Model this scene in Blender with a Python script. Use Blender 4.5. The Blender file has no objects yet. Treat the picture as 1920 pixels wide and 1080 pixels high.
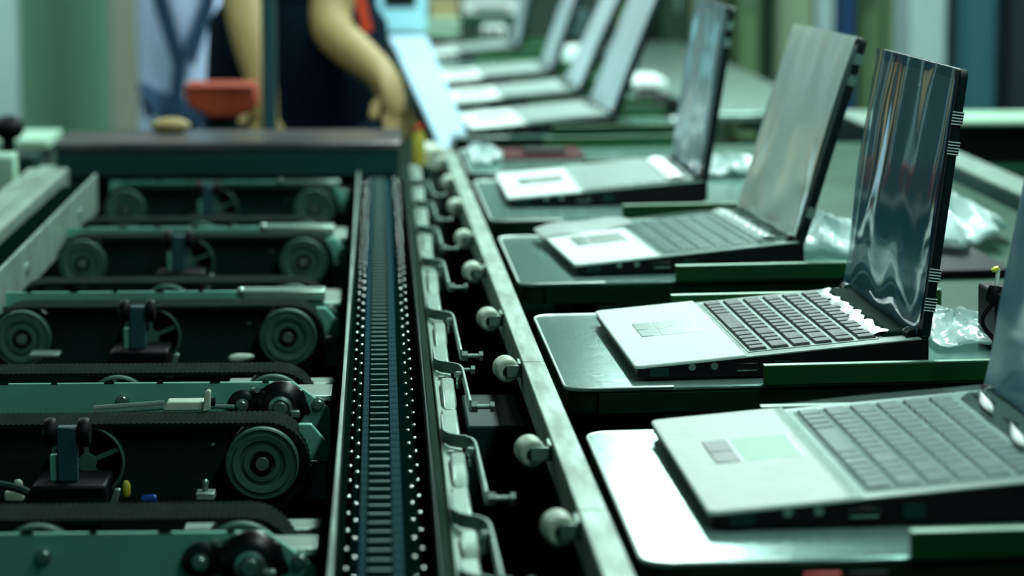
import bpy, bmesh, math, random
from mathutils import Vector, Matrix
random.seed(7)
C = bpy.context.scene.collection
SC = bpy.context.scene
PI = math.pi

# ------------------------------------------------------------------ camera
CZ = 1.40                                     # camera height, metres
FPX = 16.0 / 3.0 * 1000                       # 100 mm lens on a 36 mm sensor
PITCH = math.atan(740 / FPX)
YAW = math.atan(250 * math.cos(PITCH) / FPX)
cd = bpy.data.cameras.new('camera'); cam = bpy.data.objects.new('camera', cd); C.objects.link(cam)
cd.lens = 100; cd.sensor_width = 36; cd.clip_start = 0.05; cd.clip_end = 100
cam.location = (0, 0, CZ); cam.rotation_euler = (PI/2 - PITCH, 0, -YAW)
cd.dof.use_dof = True; cd.dof.focus_distance = 2.72; cd.dof.aperture_fstop = 5.2
SC.camera = cam

# ------------------------------------------------------------------ world, lights, exposure
w = bpy.data.worlds.new('world'); SC.world = w; w.use_nodes = True
w.node_tree.nodes['Background'].inputs[0].default_value = (0.0, 0.32, 0.24, 1)
w.node_tree.nodes['Background'].inputs[1].default_value = 0.30
SC.view_settings.view_transform = 'Standard'; SC.view_settings.look = 'None'
SC.view_settings.gamma = 1; SC.view_settings.exposure = 0.08
SC.view_settings.use_curve_mapping = False
LAMP_POWER = 15.0
LAMP_COL = (0.76, 1.0, 0.93)
def lamp_light(name, loc, sx, sy, power, col=LAMP_COL):
    l = bpy.data.lights.new(name, 'AREA'); l.shape = 'RECTANGLE'; l.size = sx; l.size_y = sy
    l.energy = power; l.color = col
    o = bpy.data.objects.new(name, l); o.location = loc; C.objects.link(o); return o
LAMPS = []
for yy in (0.6, 2.2, 3.8, 5.4, 7.0, 8.6):      # the row of tubes hung over the laptop line
    LAMPS.append((0.75, yy, 2.62 if yy < 5 else 3.0, {0.6: 0.5, 2.2: 0.85, 3.8: 1.7, 5.4: 3.2, 7.0: 4.5, 8.6: 1.2}[yy]))
for yy in (5.4, 7.6):                            # a second row farther to the left
    LAMPS.append((-1.5, yy, 2.62, 1.3))
for yy in (6.4, 9.0):
    LAMPS.append((3.2, yy, 2.62, 1.3))
for (x, y, z, k) in LAMPS:
    lamp_light('fluorescent_light', (x, y, z - 0.045), 0.16, 1.25, LAMP_POWER * k)

# ------------------------------------------------------------------ helpers: rays
_cp, _sp, _ca, _sa = math.cos(PITCH), math.sin(PITCH), math.cos(YAW), math.sin(YAW)
FW = Vector((_sa*_cp, _ca*_cp, -_sp)); RT = Vector((_ca, -_sa, 0)); UP = RT.cross(FW)
def ray(px, py): return FW*FPX + RT*(px-960) + UP*(540-py)
EYE = Vector((0, 0, CZ))
def G(px, py, H):
    """point of the horizontal plane H metres below the eye"""
    r = ray(px, py); return EYE + r*(-H/r.z)
def V(px, py, Y):
    """point of the upright plane at distance Y"""
    r = ray(px, py); return EYE + r*(Y/r.y)
# the laptop conveyor runs a touch off the transfer conveyor and climbs slightly to the right
MR = Matrix.Rotation(0.0113, 4, 'Z') @ Matrix.Translation((0.2, 0, CZ-0.45)) @ Matrix.Rotation(-0.014, 4, 'Y') @ Matrix.Translation((-0.2, 0, -(CZ-0.45)))
MRI = MR.inverted()
def GR(px, py, H):
    """point (in the laptop conveyor's own frame) on its plane H below the eye"""
    o = MRI @ EYE; r = MRI.to_3x3() @ ray(px, py); t = ((CZ-H) - o.z)/r.z
    return o + r*t

# ------------------------------------------------------------------ helpers: materials
def lin(h):
    def f(c):
        c /= 255
        return c/12.92 if c <= .04045 else ((c+.055)/1.055)**2.4
    return tuple(f(int(h[i:i+2], 16)) for i in (0, 2, 4)) + (1,)
def mat(name, col, rough=.5, metal=0., noise=0., nscale=20., bump=0., stretch=(1,1,1), col2=None, emit=0, spec=.5, coat=0):
    m = bpy.data.materials.new(name); m.use_nodes = True
    nt = m.node_tree; b = nt.nodes['Principled BSDF']
    c = lin(col)
    b.inputs['Base Color'].default_value = c
    b.inputs['Roughness'].default_value = rough; b.inputs['Metallic'].default_value = metal
    b.inputs['Specular IOR Level'].default_value = spec
    if coat: b.inputs['Coat Weight'].default_value = coat; b.inputs['Coat Roughness'].default_value = .08
    if emit:
        b.inputs['Emission Color'].default_value = c; b.inputs['Emission Strength'].default_value = emit
    if noise or bump:
        tc = nt.nodes.new('ShaderNodeTexCoord'); mp = nt.nodes.new('ShaderNodeMapping')
        mp.inputs['Scale'].default_value = stretch
        nz = nt.nodes.new('ShaderNodeTexNoise'); nz.inputs['Scale'].default_value = nscale; nz.inputs['Detail'].default_value = 5
        nt.links.new(tc.outputs['Object'], mp.inputs[0]); nt.links.new(mp.outputs[0], nz.inputs['Vector'])
        if noise:
            mx = nt.nodes.new('ShaderNodeMix'); mx.data_type = 'RGBA'
            rp = nt.nodes.new('ShaderNodeValToRGB')
            rp.color_ramp.elements[0].position = .35; rp.color_ramp.elements[1].position = .65
            nt.links.new(nz.outputs['Fac'], rp.inputs[0])
            c2 = lin(col2) if col2 else tuple(x*(1-noise) for x in c[:3]) + (1,)
            mx.inputs['A'].default_value = c; mx.inputs['B'].default_value = c2
            nt.links.new(rp.outputs[0], mx.inputs['Factor'])
            nt.links.new(mx.outputs['Result'], b.inputs['Base Color'])
            ma = nt.nodes.new('ShaderNodeMapRange')
            ma.inputs['To Min'].default_value = rough*.8; ma.inputs['To Max'].default_value = min(1, rough*1.25)
            nt.links.new(nz.outputs['Fac'], ma.inputs['Value']); nt.links.new(ma.outputs[0], b.inputs['Roughness'])
        if bump:
            bp = nt.nodes.new('ShaderNodeBump'); bp.inputs['Strength'].default_value = bump; bp.inputs['Distance'].default_value = .002
            nt.links.new(nz.outputs['Fac'], bp.inputs['Height']); nt.links.new(bp.outputs[0], b.inputs['Normal'])
    return m
def film_mat(name, col, fac, rough=.12, nscale=0, bump=.3):
    m = bpy.data.materials.new(name); m.use_nodes = True; nt = m.node_tree
    b = nt.nodes['Principled BSDF']; out = nt.nodes['Material Output']
    b.inputs['Base Color'].default_value = lin(col); b.inputs['Roughness'].default_value = rough
    b.inputs['Specular IOR Level'].default_value = .8
    t = nt.nodes.new('ShaderNodeBsdfTransparent'); t.inputs[0].default_value = (.92, .97, .96, 1)
    mx = nt.nodes.new('ShaderNodeMixShader'); lw = nt.nodes.new('ShaderNodeLayerWeight'); lw.inputs[0].default_value = .35
    mr = nt.nodes.new('ShaderNodeMapRange'); mr.inputs['To Min'].default_value = fac; mr.inputs['To Max'].default_value = min(1, fac+.35)
    nt.links.new(lw.outputs['Fresnel'], mr.inputs['Value']); nt.links.new(mr.outputs[0], mx.inputs[0])
    nt.links.new(t.outputs[0], mx.inputs[1]); nt.links.new(b.outputs[0], mx.inputs[2]); nt.links.new(mx.outputs[0], out.inputs[0])
    if nscale:
        tc = nt.nodes.new('ShaderNodeTexCoord'); nz = nt.nodes.new('ShaderNodeTexNoise'); nz.inputs['Scale'].default_value = nscale
        nz.inputs['Distortion'].default_value = 1.5
        bp = nt.nodes.new('ShaderNodeBump'); bp.inputs['Strength'].default_value = bump; bp.inputs['Distance'].default_value = .01
        nt.links.new(tc.outputs['Object'], nz.inputs['Vector']); nt.links.new(nz.outputs['Fac'], bp.inputs['Height'])
        nt.links.new(bp.outputs[0], b.inputs['Normal'])
    return m
M = dict(
    teal=mat('painted teal steel', '69ad9b', .5, .1, .18, 9, .1),
    teal_dark=mat('dark and shaded steel', '0d332e', .6, .05, .3, 6, .1, spec=.15),
    belt=mat('black green rubber', '091c15', .9, 0, .3, 60, .1, spec=.03),
    pulley=mat('grey green cast pulley', '3f6459', .5, .2, .15, 30, .15),
    pulley_dark=mat('pulley groove', '1c4438', .5, .3),
    steel=mat('bright steel', 'b9cdc6', .28, .9, .2, 40, .1),
    steel_dull=mat('dull worn steel', '8ea79e', .42, .75, .35, 35, .3),
    galv=mat('galvanised steel', 'a9c0b6', .36, .55, .35, 18, .3),
    plate=mat('bright milled plate', 'b6d2c6', .3, .7, .3, 14, .4),
    black=mat('black plastic', '03070a', .55, spec=.15),
    black_gloss=mat('black glossy plastic', '04080a', .32),
    void=mat('black gap steel', '04140f', .95, 0, spec=.0),  # near-black without sheen: the dark of gaps and undersides put into colour
    green=mat('dark green anodised edge', '07291c', .85, .0, .25, 5, spec=.04),
    green_lip=mat('green lip bar', '0d4a20', .5, .1, .3, 6, spec=.3),
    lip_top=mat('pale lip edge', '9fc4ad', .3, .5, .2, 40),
    bed=mat('green conveyor bed', '0f4733', .6, 0, .3, 4, spec=.2),
    tray=mat('brushed aluminium tray', 'a6cec4', .14, .6, .3, 60, .10, (.35, 9, 1), col2='7aa69c'),
    tray_glint=mat('tray rim highlight', 'd6e6df', .35, .5),
    chain=mat('blue steel chain plate', '0b363e', .8, 0, .25, 30, .1, spec=.03),
    slat=mat('chain slat', '021512', .95, 0, spec=.0),
    slat_edge=mat('slat edge glint', 'b9dad2', .4, .2),  # pale colour paints the light caught on the slat edges
    pin=mat('polished pin', 'f0faf6', .16, .9),
    rim=mat('worn bright rim', '8fa89c', .5, .45, .5, 60, .4, (1,.15,1)),
    silver=mat('silver green palm rest', 'd2ddd8', .6, .0, .05, 80, spec=.12),
    keybed=mat('keyboard bed', '7d948c', .6, 0, .2, 40),
    key=mat('grey key', '263434', .55, 0, .1, 50, spec=.3),
    key_shiny=mat('grey key under film', '4a6060', .3, 0, .1, 50, coat=.3),
    pad=mat('touchpad', '8fa39b', .28, .2, .2, 12),
    button=mat('touchpad button', '738d86', .3, .3),
    green_pad=mat('green touchpad sticker', '5c9a80', .5),
    screen=mat('dark glossy screen', '1c5a80', .08, .35, .3, 3, spec=.9),
    screen_grey=mat('grey protected screen', '6b8583', .16, 0, .3, 4, spec=.9),
    lid=mat('dark lid shell', '05191a', .4, 0, spec=.2),
    film=film_mat('clear protective film', '5486a0', .34, .05, 3, .15),
    film_milky=film_mat('milky protective film', 'd9e8e4', .74, .10, 3, .25),
    film_front=film_mat('bluish film', '93bcdc', .6, .12, 2, .1),
    film_streak=film_mat('bright streaked film', 'cfe4f4', .5, .08, 3, .3),
    film_blue=film_mat('pale blue protective film', 'd5e6f0', .85, .25, 4, .3),
    film_keys=film_mat('keyboard film', '8fb0a8', .10, .12, 5, .05),
    film_keys_pale=film_mat('pale keyboard film', 'dcefe9', .40, .2, 6, .08),
    gleam=mat('white film gleam', 'ffffff', .35, 0, bump=.2, nscale=60),  # gleam of the clear film painted as opaque white
    bag=film_mat('polythene bag', 'd5ebe8', .5, .2, 14, .8),
    stripe=mat('white glint and dot', 'dfeceb', .4),
    nylon=mat('off white nylon roller', 'c0d0bf', .5, 0, .25, 30, .1),
    yellow=mat('yellow tip', 'd8d84a', .4),
    wall_green=mat('green painted wall', '6fa085', .8, 0, .12, .7),
    wall_pale=mat('pale wall', '6a8579', .8, 0, .1, .6),
    floor=mat('dark green floor', '14342a', .35, 0, .3, 2),
    ceiling=mat('ceiling', '4f6a60', .9, 0, .1, 1),
    column=mat('pale grey column', 'a9c3c4', .6, 0, .1, 3),
    olive=mat('olive panel', '6f8f66', .7, 0, .1, 2),
    pale_green=mat('pale green panel', 'a8bf9d', .7, 0, .1, 2),
    teal_panel=mat('teal blue panel', '377582', .55, 0, .12, 1.2),
    navy_panel=mat('dark navy panel', '04202b', .6),
    blue_panel=mat('deep blue panel', '0f4470', .5),
    cab_green=mat('dark green cabinet', '08301c', .6, 0, .2, 2),
    pink_post=mat('pinkish grey post', '7f8173', .7),
    cross=mat('dark coated plate', '083c38', .5, .1, .25, 4, .1, spec=.3),
    cross_top=mat('worn plate top', '39474b', .3, .5, .5, 5, col2='6b6062'),
    skin=mat('skin', '96804f', .6, 0, .1, 12),
    navy=mat('navy cloth', '03121f', .9, 0, .3, 8, .2, spec=.05),
    lilac=mat('lilac coat cloth', 'c0d2f6', .85, 0, .15, 6, .2),
    denim=mat('blue sash cloth', '0b3352', .85, 0, .3, 8),
    white_cloth=mat('pale cloth', '9dbcd0', .85),
    orange=mat('orange fabric', '93300f', .7, 0, .15, 8),
    red=mat('orange red strap', 'd8421f', .7),
    hair=mat('black hair', '0a0a0a', .5),
    white_item=mat('white painted box', 'dfeeea', .45),
    pale_item=mat('pale green box', '9bc0a8', .55),
    sky_item=mat('pale blue plastic', '9ed8ea', .4),
    cardboard=mat('beige box', 'a69a72', .8),
    grey_blue=mat('grey blue painted side', '4c6f75', .5, .2, .15, 3),
    post_paint=mat('dark slate paint', '1f474d', .5, .1, .2, 8),
    cover=mat('green black cover', '04201a', .8, 0, spec=.04),
    blue_conn=mat('blue connector', '123a8a', .4),
    yellow_conn=mat('yellow connector', 'a8a031', .4),
    pcb=mat('reddish board', '43191d', .7, spec=.1),
    red_mark=mat('red marker', 'b02e2e', .5),
    tube=mat('tube', 'ffffff', .5),
)
# the fluorescent tubes give off light
_m = M['tube'].node_tree.nodes['Principled BSDF']
_m.inputs['Emission Color'].default_value = (.78, 1, .93, 1); _m.inputs['Emission Strength'].default_value = 14

# ------------------------------------------------------------------ helpers: meshes
class MB:
    def __init__(s): s.v = []; s.f = []; s.x = None
    def add(s, vs, fs):
        n = len(s.v)
        s.v += [tuple(s.x @ Vector(p)) if s.x is not None else tuple(p) for p in vs]
        s.f += [tuple(i+n for i in f) for f in fs]; return s
    def box(s, x0, x1, y0, y1, z0, z1):
        vs = [(x, y, z) for z in (z0, z1) for y in (y0, y1) for x in (x0, x1)]
        return s.add(vs, [(0,2,3,1), (4,5,7,6), (0,1,5,4), (2,6,7,3), (0,4,6,2), (1,3,7,5)])
    def prism(s, poly, axis, a0, a1):
        """extrude a 2-D outline: axis 'y' takes (x,z), 'z' takes (x,y), 'x' takes (y,z)"""
        def p3(p, a):
            if axis == 'y': return (p[0], a, p[1])
            if axis == 'z': return (p[0], p[1], a)
            return (a, p[0], p[1])
        n = len(poly)
        ar = sum(poly[i][0]*poly[(i+1)%n][1]-poly[(i+1)%n][0]*poly[i][1] for i in range(n))
        if (ar < 0) != (axis == 'y'): poly = poly[::-1]
        vs = [p3(p, a0) for p in poly] + [p3(p, a1) for p in poly]
        fs = [tuple(range(n-1, -1, -1)), tuple(range(n, 2*n))]
        fs += [(i, (i+1)%n, n+(i+1)%n, n+i) for i in range(n)]
        return s.add(vs, fs)
    def lathe(s, prof, c, ax, seg=32):
        """prof: (radius, distance along ax)"""
        ax = Vector(ax).normalized(); u = ax.orthogonal().normalized(); w_ = ax.cross(u); c = Vector(c)
        vs = []; fs = []
        for r, h in prof:
            for k in range(seg):
                a = 2*PI*k/seg
                vs.append(c + ax*h + (u*math.cos(a) + w_*math.sin(a))*max(r, 1e-5))
        n = len(prof)
        for i in range(n-1):
            for k in range(seg):
                k2 = (k+1) % seg
                fs.append((i*seg+k, i*seg+k2, (i+1)*seg+k2, (i+1)*seg+k))
        fs.append(tuple(range(seg-1, -1, -1))); fs.append(tuple((n-1)*seg+k for k in range(seg)))
        return s.add(vs, fs)
    def cyl(s, c, ax, r, h, seg=20, r2=None):
        return s.lathe([(r, 0), (r if r2 is None else r2, h)], c, ax, seg)
    def ball(s, c, r, seg=10, sx=1, sy=1, sz=1):
        vs = []; fs = []; n = max(4, seg//2+1)
        for i in range(n+1):
            t = PI*i/n
            for k in range(seg):
                a = 2*PI*k/seg
                vs.append((c[0]+r*sx*math.sin(t)*math.cos(a), c[1]+r*sy*math.sin(t)*math.sin(a), c[2]+r*sz*math.cos(t)))
        for i in range(n):
            for k in range(seg):
                k2 = (k+1) % seg
                fs.append((i*seg+k, (i+1)*seg+k, (i+1)*seg+k2, i*seg+k2))
        return s.add(vs, fs)
    def ribbon(s, pts, wdt, thick, up=(0,0,1)):
        """flat bar following pts: height wdt along up, thickness sideways"""
        up = Vector(up); pts = [Vector(p) for p in pts]; vs = []; fs = []; n = len(pts)
        for i, p in enumerate(pts):
            d = (pts[min(i+1, n-1)] - pts[max(i-1, 0)]).normalized()
            sd = d.cross(up).normalized()
            for a, b in ((-1,-1), (1,-1), (1,1), (-1,1)):
                vs.append(p + sd*a*thick/2 + up*b*wdt/2)
        for i in range(n-1):
            for k in range(4):
                k2 = (k+1) % 4
                fs.append((i*4+k, i*4+k2, (i+1)*4+k2, (i+1)*4+k))
        fs += [(3,2,1,0), tuple((n-1)*4+k for k in range(4))]
        return s.add(vs, fs)
    def tube(s, pts, r, seg=10):
        pts = [Vector(p) for p in pts]; vs = []; fs = []; n = len(pts)
        d0 = (pts[1]-pts[0]).normalized(); u = d0.orthogonal().normalized()
        for i, p in enumerate(pts):
            d = (pts[min(i+1, n-1)] - pts[max(i-1, 0)]).normalized()
            u = (u - d*u.dot(d)).normalized(); w_ = d.cross(u)
            rr = r[i] if isinstance(r, (list, tuple)) else r
            for k in range(seg):
                a = 2*PI*k/seg; vs.append(p + (u*math.cos(a) + w_*math.sin(a))*rr)
        for i in range(n-1):
            for k in range(seg):
                k2 = (k+1) % seg; fs.append((i*seg+k, i*seg+k2, (i+1)*seg+k2, (i+1)*seg+k))
        fs += [tuple(range(seg-1, -1, -1)), tuple((n-1)*seg+k for k in range(seg))]
        return s.add(vs, fs)
    def sheet(s, fn, nu, nv):
        vs = [fn(i/nu, j/nv) for j in range(nv+1) for i in range(nu+1)]
        fs = [(j*(nu+1)+i, j*(nu+1)+i+1, (j+1)*(nu+1)+i+1, (j+1)*(nu+1)+i) for j in range(nv) for i in range(nu)]
        return s.add(vs, fs)
    def mesh(s, name, m, smooth=True):
        me = bpy.data.meshes.new(name); me.from_pydata(s.v, [], s.f)
        me.materials.append(m)
        bm = bmesh.new(); bm.from_mesh(me); bmesh.ops.recalc_face_normals(bm, faces=bm.faces); bm.to_mesh(me); bm.free()
        if smooth:
            me.polygons.foreach_set('use_smooth', [True]*len(me.polygons))
            try: me.set_sharp_from_angle(angle=math.radians(35))
            except Exception: pass
        return me
    def build(s, name, m, parent=None, bev=0, smooth=True, loc=None):
        o = bpy.data.objects.new(name, s.mesh(name, m, smooth)); C.objects.link(o)
        if loc is not None: o.location = loc
        if parent is not None: o.parent = parent
        if bev:
            b = o.modifiers.new('bevel', 'BEVEL'); b.width = bev; b.segments = 2; b.limit_method = 'ANGLE'; b.angle_limit = math.radians(40)
        return o
def B(x0, x1, y0, y1, z0, z1): return MB().box(x0, x1, y0, y1, z0, z1)
def tag(o, label, cat, group=None):
    o['label'] = label; o['category'] = cat
    if group: o['group'] = group
    return o
def thing(name, label, cat, loc=(0,0,0), rz=0, group=None, mw=None):
    o = bpy.data.objects.new(name, None); C.objects.link(o); o.empty_display_size = .05
    if mw is not None: o.matrix_world = mw
    else: o.location = loc; o.rotation_euler = (0, 0, rz)
    return tag(o, label, cat, group)
def struct(o): o['kind'] = 'structure'; return o
def inst(me, name, parent, mw):
    o = bpy.data.objects.new(name, me); C.objects.link(o); o.parent = parent; o.matrix_local = mw; return o
def copy_tree(o, parent=None):
    c = o.copy(); C.objects.link(c); c.parent = parent
    for ch in list(o.children): copy_tree(ch, c)
    return c
def T(x, y, z): return Matrix.Translation((x, y, z))
def rrect(x0, x1, y0, y1, r, n=6, corners=(1,1,1,1)):
    """rounded rectangle outline; corners: (x0y0, x1y0, x1y1, x0y1)"""
    out = []
    for (cx, cy, a0, sx, sy, on) in ((x0+r, y0+r, PI, x0, y0, corners[0]), (x1-r, y0+r, 1.5*PI, x1, y0, corners[1]),
                                     (x1-r, y1-r, 0, x1, y1, corners[2]), (x0+r, y1-r, .5*PI, x0, y1, corners[3])):
        if on:
            for k in range(n+1):
                a = a0 + .5*PI*k/n; out.append((cx + r*math.cos(a), cy + r*math.sin(a)))
        else: out.append((sx, sy))
    return out
def zH(h): return CZ - h

# ================================================================== THE SETTING
struct(B(-4.5, 5, -1.5, 12.6, -.1, 0).build('floor', M['floor']))
struct(B(-4.5, 5, -1.5, 12.6, 3.2, 3.3).build('ceiling', M['ceiling']))
struct(B(-4.5, 5, 12.5, 12.6, 0, 3.2).build('wall_back', M['wall_pale']))
struct(B(-4.6, -4.5, -1.5, 12.6, 0, 3.2).build('wall_left', M['wall_green']))
struct(B(5, 5.1, -1.5, 12.6, 0, 3.2).build('wall_right', M['wall_green']))

def upright(name, px0, px1, Y, material, label, cat, z0=0.0, z1=3.2, depth=.12, group=None, bev=.004):
    a, b = V(px0, 150, Y).x, V(px1, 150, Y).x
    t = thing(name, label, cat, ((a+b)/2, Y, z0), group=group)
    h = (b-a)/2
    B(-h, h, 0, depth, 0, z1-z0).build('panel' if cat != 'column' else 'shaft', material, t, bev)
    return t, h
# left background
t, h = upright('column', -40, 30, 8.8, M['column'], 'pale grey-blue column at the far left edge of the hall', 'column')
B(-h-.03, h+.03, -.03, .15, 0, .12).build('plinth', M['column'], t, .004)
struct(B(V(28, 100, 9.5).x, V(250, 100, 9.5).x, 9.5, 9.6, 0, 3.2).build('wall_left_partition', M['wall_green']))
t, h = upright('post', 208, 258, 9.0, M['pink_post'], 'slim pinkish-grey post at the end of the green wall', 'post')
B(-h-.02, h+.02, -.02, .14, 0, .1).build('foot', M['pink_post'], t, .004)
# right background, near to far edge to edge
def cabinet(px0, px1, Y, m, label, z1=2.0, name='cabinet', two=False):
    a, b = V(px0, 150, Y).x, V(px1, 150, Y).x
    t = thing(name, label, name.split('_')[-1], ((a+b)/2, Y, 0)); h = (b-a)/2
    B(-h, h, 0, .4, .06, z1).build('body', m, t, .006)
    n = 2 if two else 1
    for i in range(n):
        x0 = -h + 2*h*i/n
        d = B(x0+.01, x0+2*h/n-.01, -.02, 0, .1, z1-.04).build('door', m, t, .004)
        B(x0+2*h/n-.05, x0+2*h/n-.035, -.04, -.02, 1.0, 1.15).build('handle', M['steel_dull'], d, .003)
    B(-h, h, .02, .4, 0, .06).build('plinth', M['void'], t)
    return t
cabinet(1236, 1292, 9.6, M['cab_green'], 'tall dark green cabinet behind the third laptop row')
t, h = upright('column', 1296, 1330, 10.4, M['pale_green'], 'narrow pale green column right of the dark green cabinet', 'column')
cabinet(1382, 1424, 10.0, M['olive'], 'narrow olive locker just right of the thin upright laptop lid', name='locker')
t, h = upright('panel', 1424, 1452, 10.1, M['cab_green'], 'thin dark green upright panel beside the olive locker', 'panel')
t, h = upright('panel', 1452, 1530, 10.3, M['pale_green'], 'pale green upright panel above the middle laptop lid', 'panel')
t, h = upright('column', 1530, 1562, 9.8, M['column'], 'slim pale blue column above the middle laptop lid', 'column')
t, h = upright('panel', 1564, 1602, 9.9, M['blue_panel'], 'deep blue upright panel beside the slim pale blue column', 'panel')
cabinet(1602, 1702, 10.2, M['olive'], 'wide olive cabinet between the blue panel and the thick column', two=True)
t, h = upright('column', 1704, 1772, 9.0, M['column'], 'thick pale grey column above the nearest full laptop lid', 'column', depth=.3)
B(-h-.01, h+.01, -.01, .31, 0, .3).build('plinth', M['column'], t, .004)
t, h = upright('partition', 1774, 1876, 9.2, M['teal_panel'], 'teal-blue partition panel right of the thick pale column', 'partition')
B(-h, -h+.02, -.015, 0, 0, 3.2).build('frame', M['navy_panel'], t)
t, h = upright('partition', 1876, 2040, 9.1, M['navy_panel'], 'dark navy partition at the right edge of the hall', 'partition')
B(-h, -h+.02, -.015, 0, 0, 3.2).build('frame', M['black'], t)

# lamps above the line
for i, (x, y, z, k) in enumerate(LAMPS):
    lab = 'hanging twin-tube fluorescent lamp ' + ('above the laptop line' if x < 1 and x > 0 else 'above the workers' if x < 0 else 'above the right side of the hall')
    t = thing('ceiling_lamp', lab, 'lamp', (x, y, z), group='fluorescent lamps ' + ('above the laptop line' if 0 < x < 1 else 'above the workers' if x < 0 else 'above the right side'))
    B(-.12, .12, -.65, .65, .01, .07).build('housing', M['white_item'], t, .006)
    for sx in (-.055, .055): MB().cyl((sx, -.62, -.01), (0,1,0), .014, 1.24, 12).build('tube', M['tube'], t)
    for sy in (-.5, .5): MB().cyl((0, sy, .07), (0,0,1), .004, 3.2-z-.07, 6).build('hanger', M['steel_dull'], t)

# ================================================================== TRANSFER CONVEYOR (left)
Y0, Y1 = 1.35, 4.72
# machine bed under everything
t = thing('machine_bed', 'dark steel bed under the transfer conveyor units', 'machine', (0, 0, 0))
B(-.60, .078, Y0, 4.75, .60, zH(.60)).build('pan', M['void'], t)
B(-.60, -.595, Y0, 4.9, zH(.60), zH(.52)).build('side_sheet', M['teal_dark'], t)
for sx in (-.55, .04):
    for sy in (1.6, 3.1, 4.6): B(sx-.03, sx+.03, sy-.03, sy+.03, 0, .60).build('leg', M['teal_dark'], t, .004)

# left guide channel
t = thing('guide_channel', 'pale aluminium guide channel along the left side of the transfer conveyor', 'rail', (0, 0, 0))
yE = 4.62
B(-.583, -.515, Y0, yE+.1, zH(.50), zH(.45)).build('outer_rail', M['galv'], t, .004)
B(-.562, -.536, Y0, yE+.1, zH(.45), zH(.446)).build('raised_strip', M['rim'], t, .001)
B(-.515, -.463, Y0, yE, zH(.50), zH(.470)).build('channel_floor', M['void'], t)
B(-.463, -.459, Y0, yE, zH(.512), zH(.450)).build('inner_rail', M['galv'], t, .001)
for k in range(5):
    MB().cyl((-.459, 1.7+k*.66, zH(.482)), (1,0,0), .008, .003, 12).build('bolt', M['steel'], t)

# ---- belt loop mesh: rounded toothed timing belt around three pulleys
XR_ = XR = -.1105; XM, XL = -.272, -.4235       # pulley centres
HP = .5207; RP = .0338
def belt_mb(wd):
    r0, r1 = RP+.0018, RP+.0050
    path = []
    XR = XR_+.004; L = XR-XL; step = .0050
    def add_arc(cx, a0, a1):
        n = int(abs(a1-a0)*r1/step)
        for k in range(n): path.append((cx, a0+(a1-a0)*k/n, None))
    pts_o = []; pts_i = []
    n = int(L/step)
    for k in range(n): pts_o.append((XL+L*k/n, r1)); pts_i.append((XL+L*k/n, r0))
    m = int(PI*r1/step)
    for k in range(m):
        a = PI/2-PI*k/m; pts_o.append((XR+r1*math.cos(a), r1*math.sin(a))); pts_i.append((XR+r0*math.cos(a), r0*math.sin(a)))
    for k in range(n): pts_o.append((XR-L*k/n, -r1)); pts_i.append((XR-L*k/n, -r0))
    for k in range(m):
        a = -PI/2-PI*k/m; pts_o.append((XL+r1*math.cos(a), r1*math.sin(a))); pts_i.append((XL+r0*math.cos(a), r0*math.sin(a)))
    N = len(pts_o); vs = []; fs = []
    # teeth: two outline points per tooth, the second one proud
    oo = []
    for k in range(N):
        x, z = pts_o[k]; xi, zi = pts_i[k]
        d = Vector((x-xi, z-zi)).normalized()
        x2, z2 = pts_o[(k+1) % N]
        oo += [(x, z), (x+(x2-x)*.15+d.x*.0007, z+(z2-z)*.15+d.y*.0007), (x+(x2-x)*.55+d.x*.0007, z+(z2-z)*.55+d.y*.0007), (x+(x2-x)*.7, z+(z2-z)*.7)]
    ii = [p for p in pts_i for _ in range(4)]
    K = len(oo)
    for y in (0, wd):
        for p in oo: vs.append((p[0], y, p[1]))
        for k, p in enumerate(ii):
            q = ii[(k+4) % K]; f = (k % 4)/4
            vs.append((p[0]+(q[0]-p[0])*f, y, p[1]+(q[1]-p[1])*f))
    for k in range(K):
        k2 = (k+1) % K
        fs.append((k, k2, 2*K+k2, 2*K+k))               # outer
        fs.append((K+k, 3*K+k, 3*K+k2, K+k2))           # inner
        fs.append((k, K+k, K+k2, k2)); fs.append((2*K+k, 2*K+k2, 3*K+k2, 3*K+k))
    return MB().add(vs, fs)
BELT = belt_mb(.060).mesh('belt', M['belt'], smooth=False)
def disc_mb(r=RP):
    # flange face towards -y
    return MB().lathe([(.2*r, .004), (.2*r, .000), (.34*r, .000), (.36*r, -.004), (.50*r, -.004), (.52*r, -.001), (.60*r, -.001), (.64*r, -.005),
                       (.80*r, -.006), (.83*r, -.003), (.93*r, -.003), (.95*r, -.006), (r, -.005), (r, .004), (r*.93, .006), (r*.93, .058), (.3*r, .058)], (0,0,0), (0,1,0), 48)
DISC = disc_mb().mesh('disc_pulley', M['pulley'])
SHAFT = MB().lathe([(.0062, .01), (.0066, -.006), (.0058, -.0072), (.001, -.0072)], (0,0,0), (0,1,0), 24).mesh('shaft', M['steel'])
COLLAR = MB().lathe([(.0066, .006), (.0066, -.0055), (.0098, -.0055), (.0100, .004)], (0,0,0), (0,1,0), 24).mesh('collar', M['black'])
def spoked():
    mb = MB().lathe([(.0338, 0), (.0345, -.003), (.0325, -.004), (.031, -.002), (.030, .010), (.0338, .012), (.0338, 0)], (0,0,0), (0,1,0), 48)
    mb.lathe([(.0085, -.006), (.0085, .01), (.001, .01)], (0,0,0), (0,1,0), 20)
    for k in range(5):
        a = 2*PI*k/5+.4
        mb.x = Matrix.Rotation(-a, 4, 'Y'); mb.box(.007, .031, -.001, .007, -.0022, .0022); mb.x = None
    return mb
SPOKED = spoked().mesh('spoked_pulley', M['pulley'])
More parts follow.
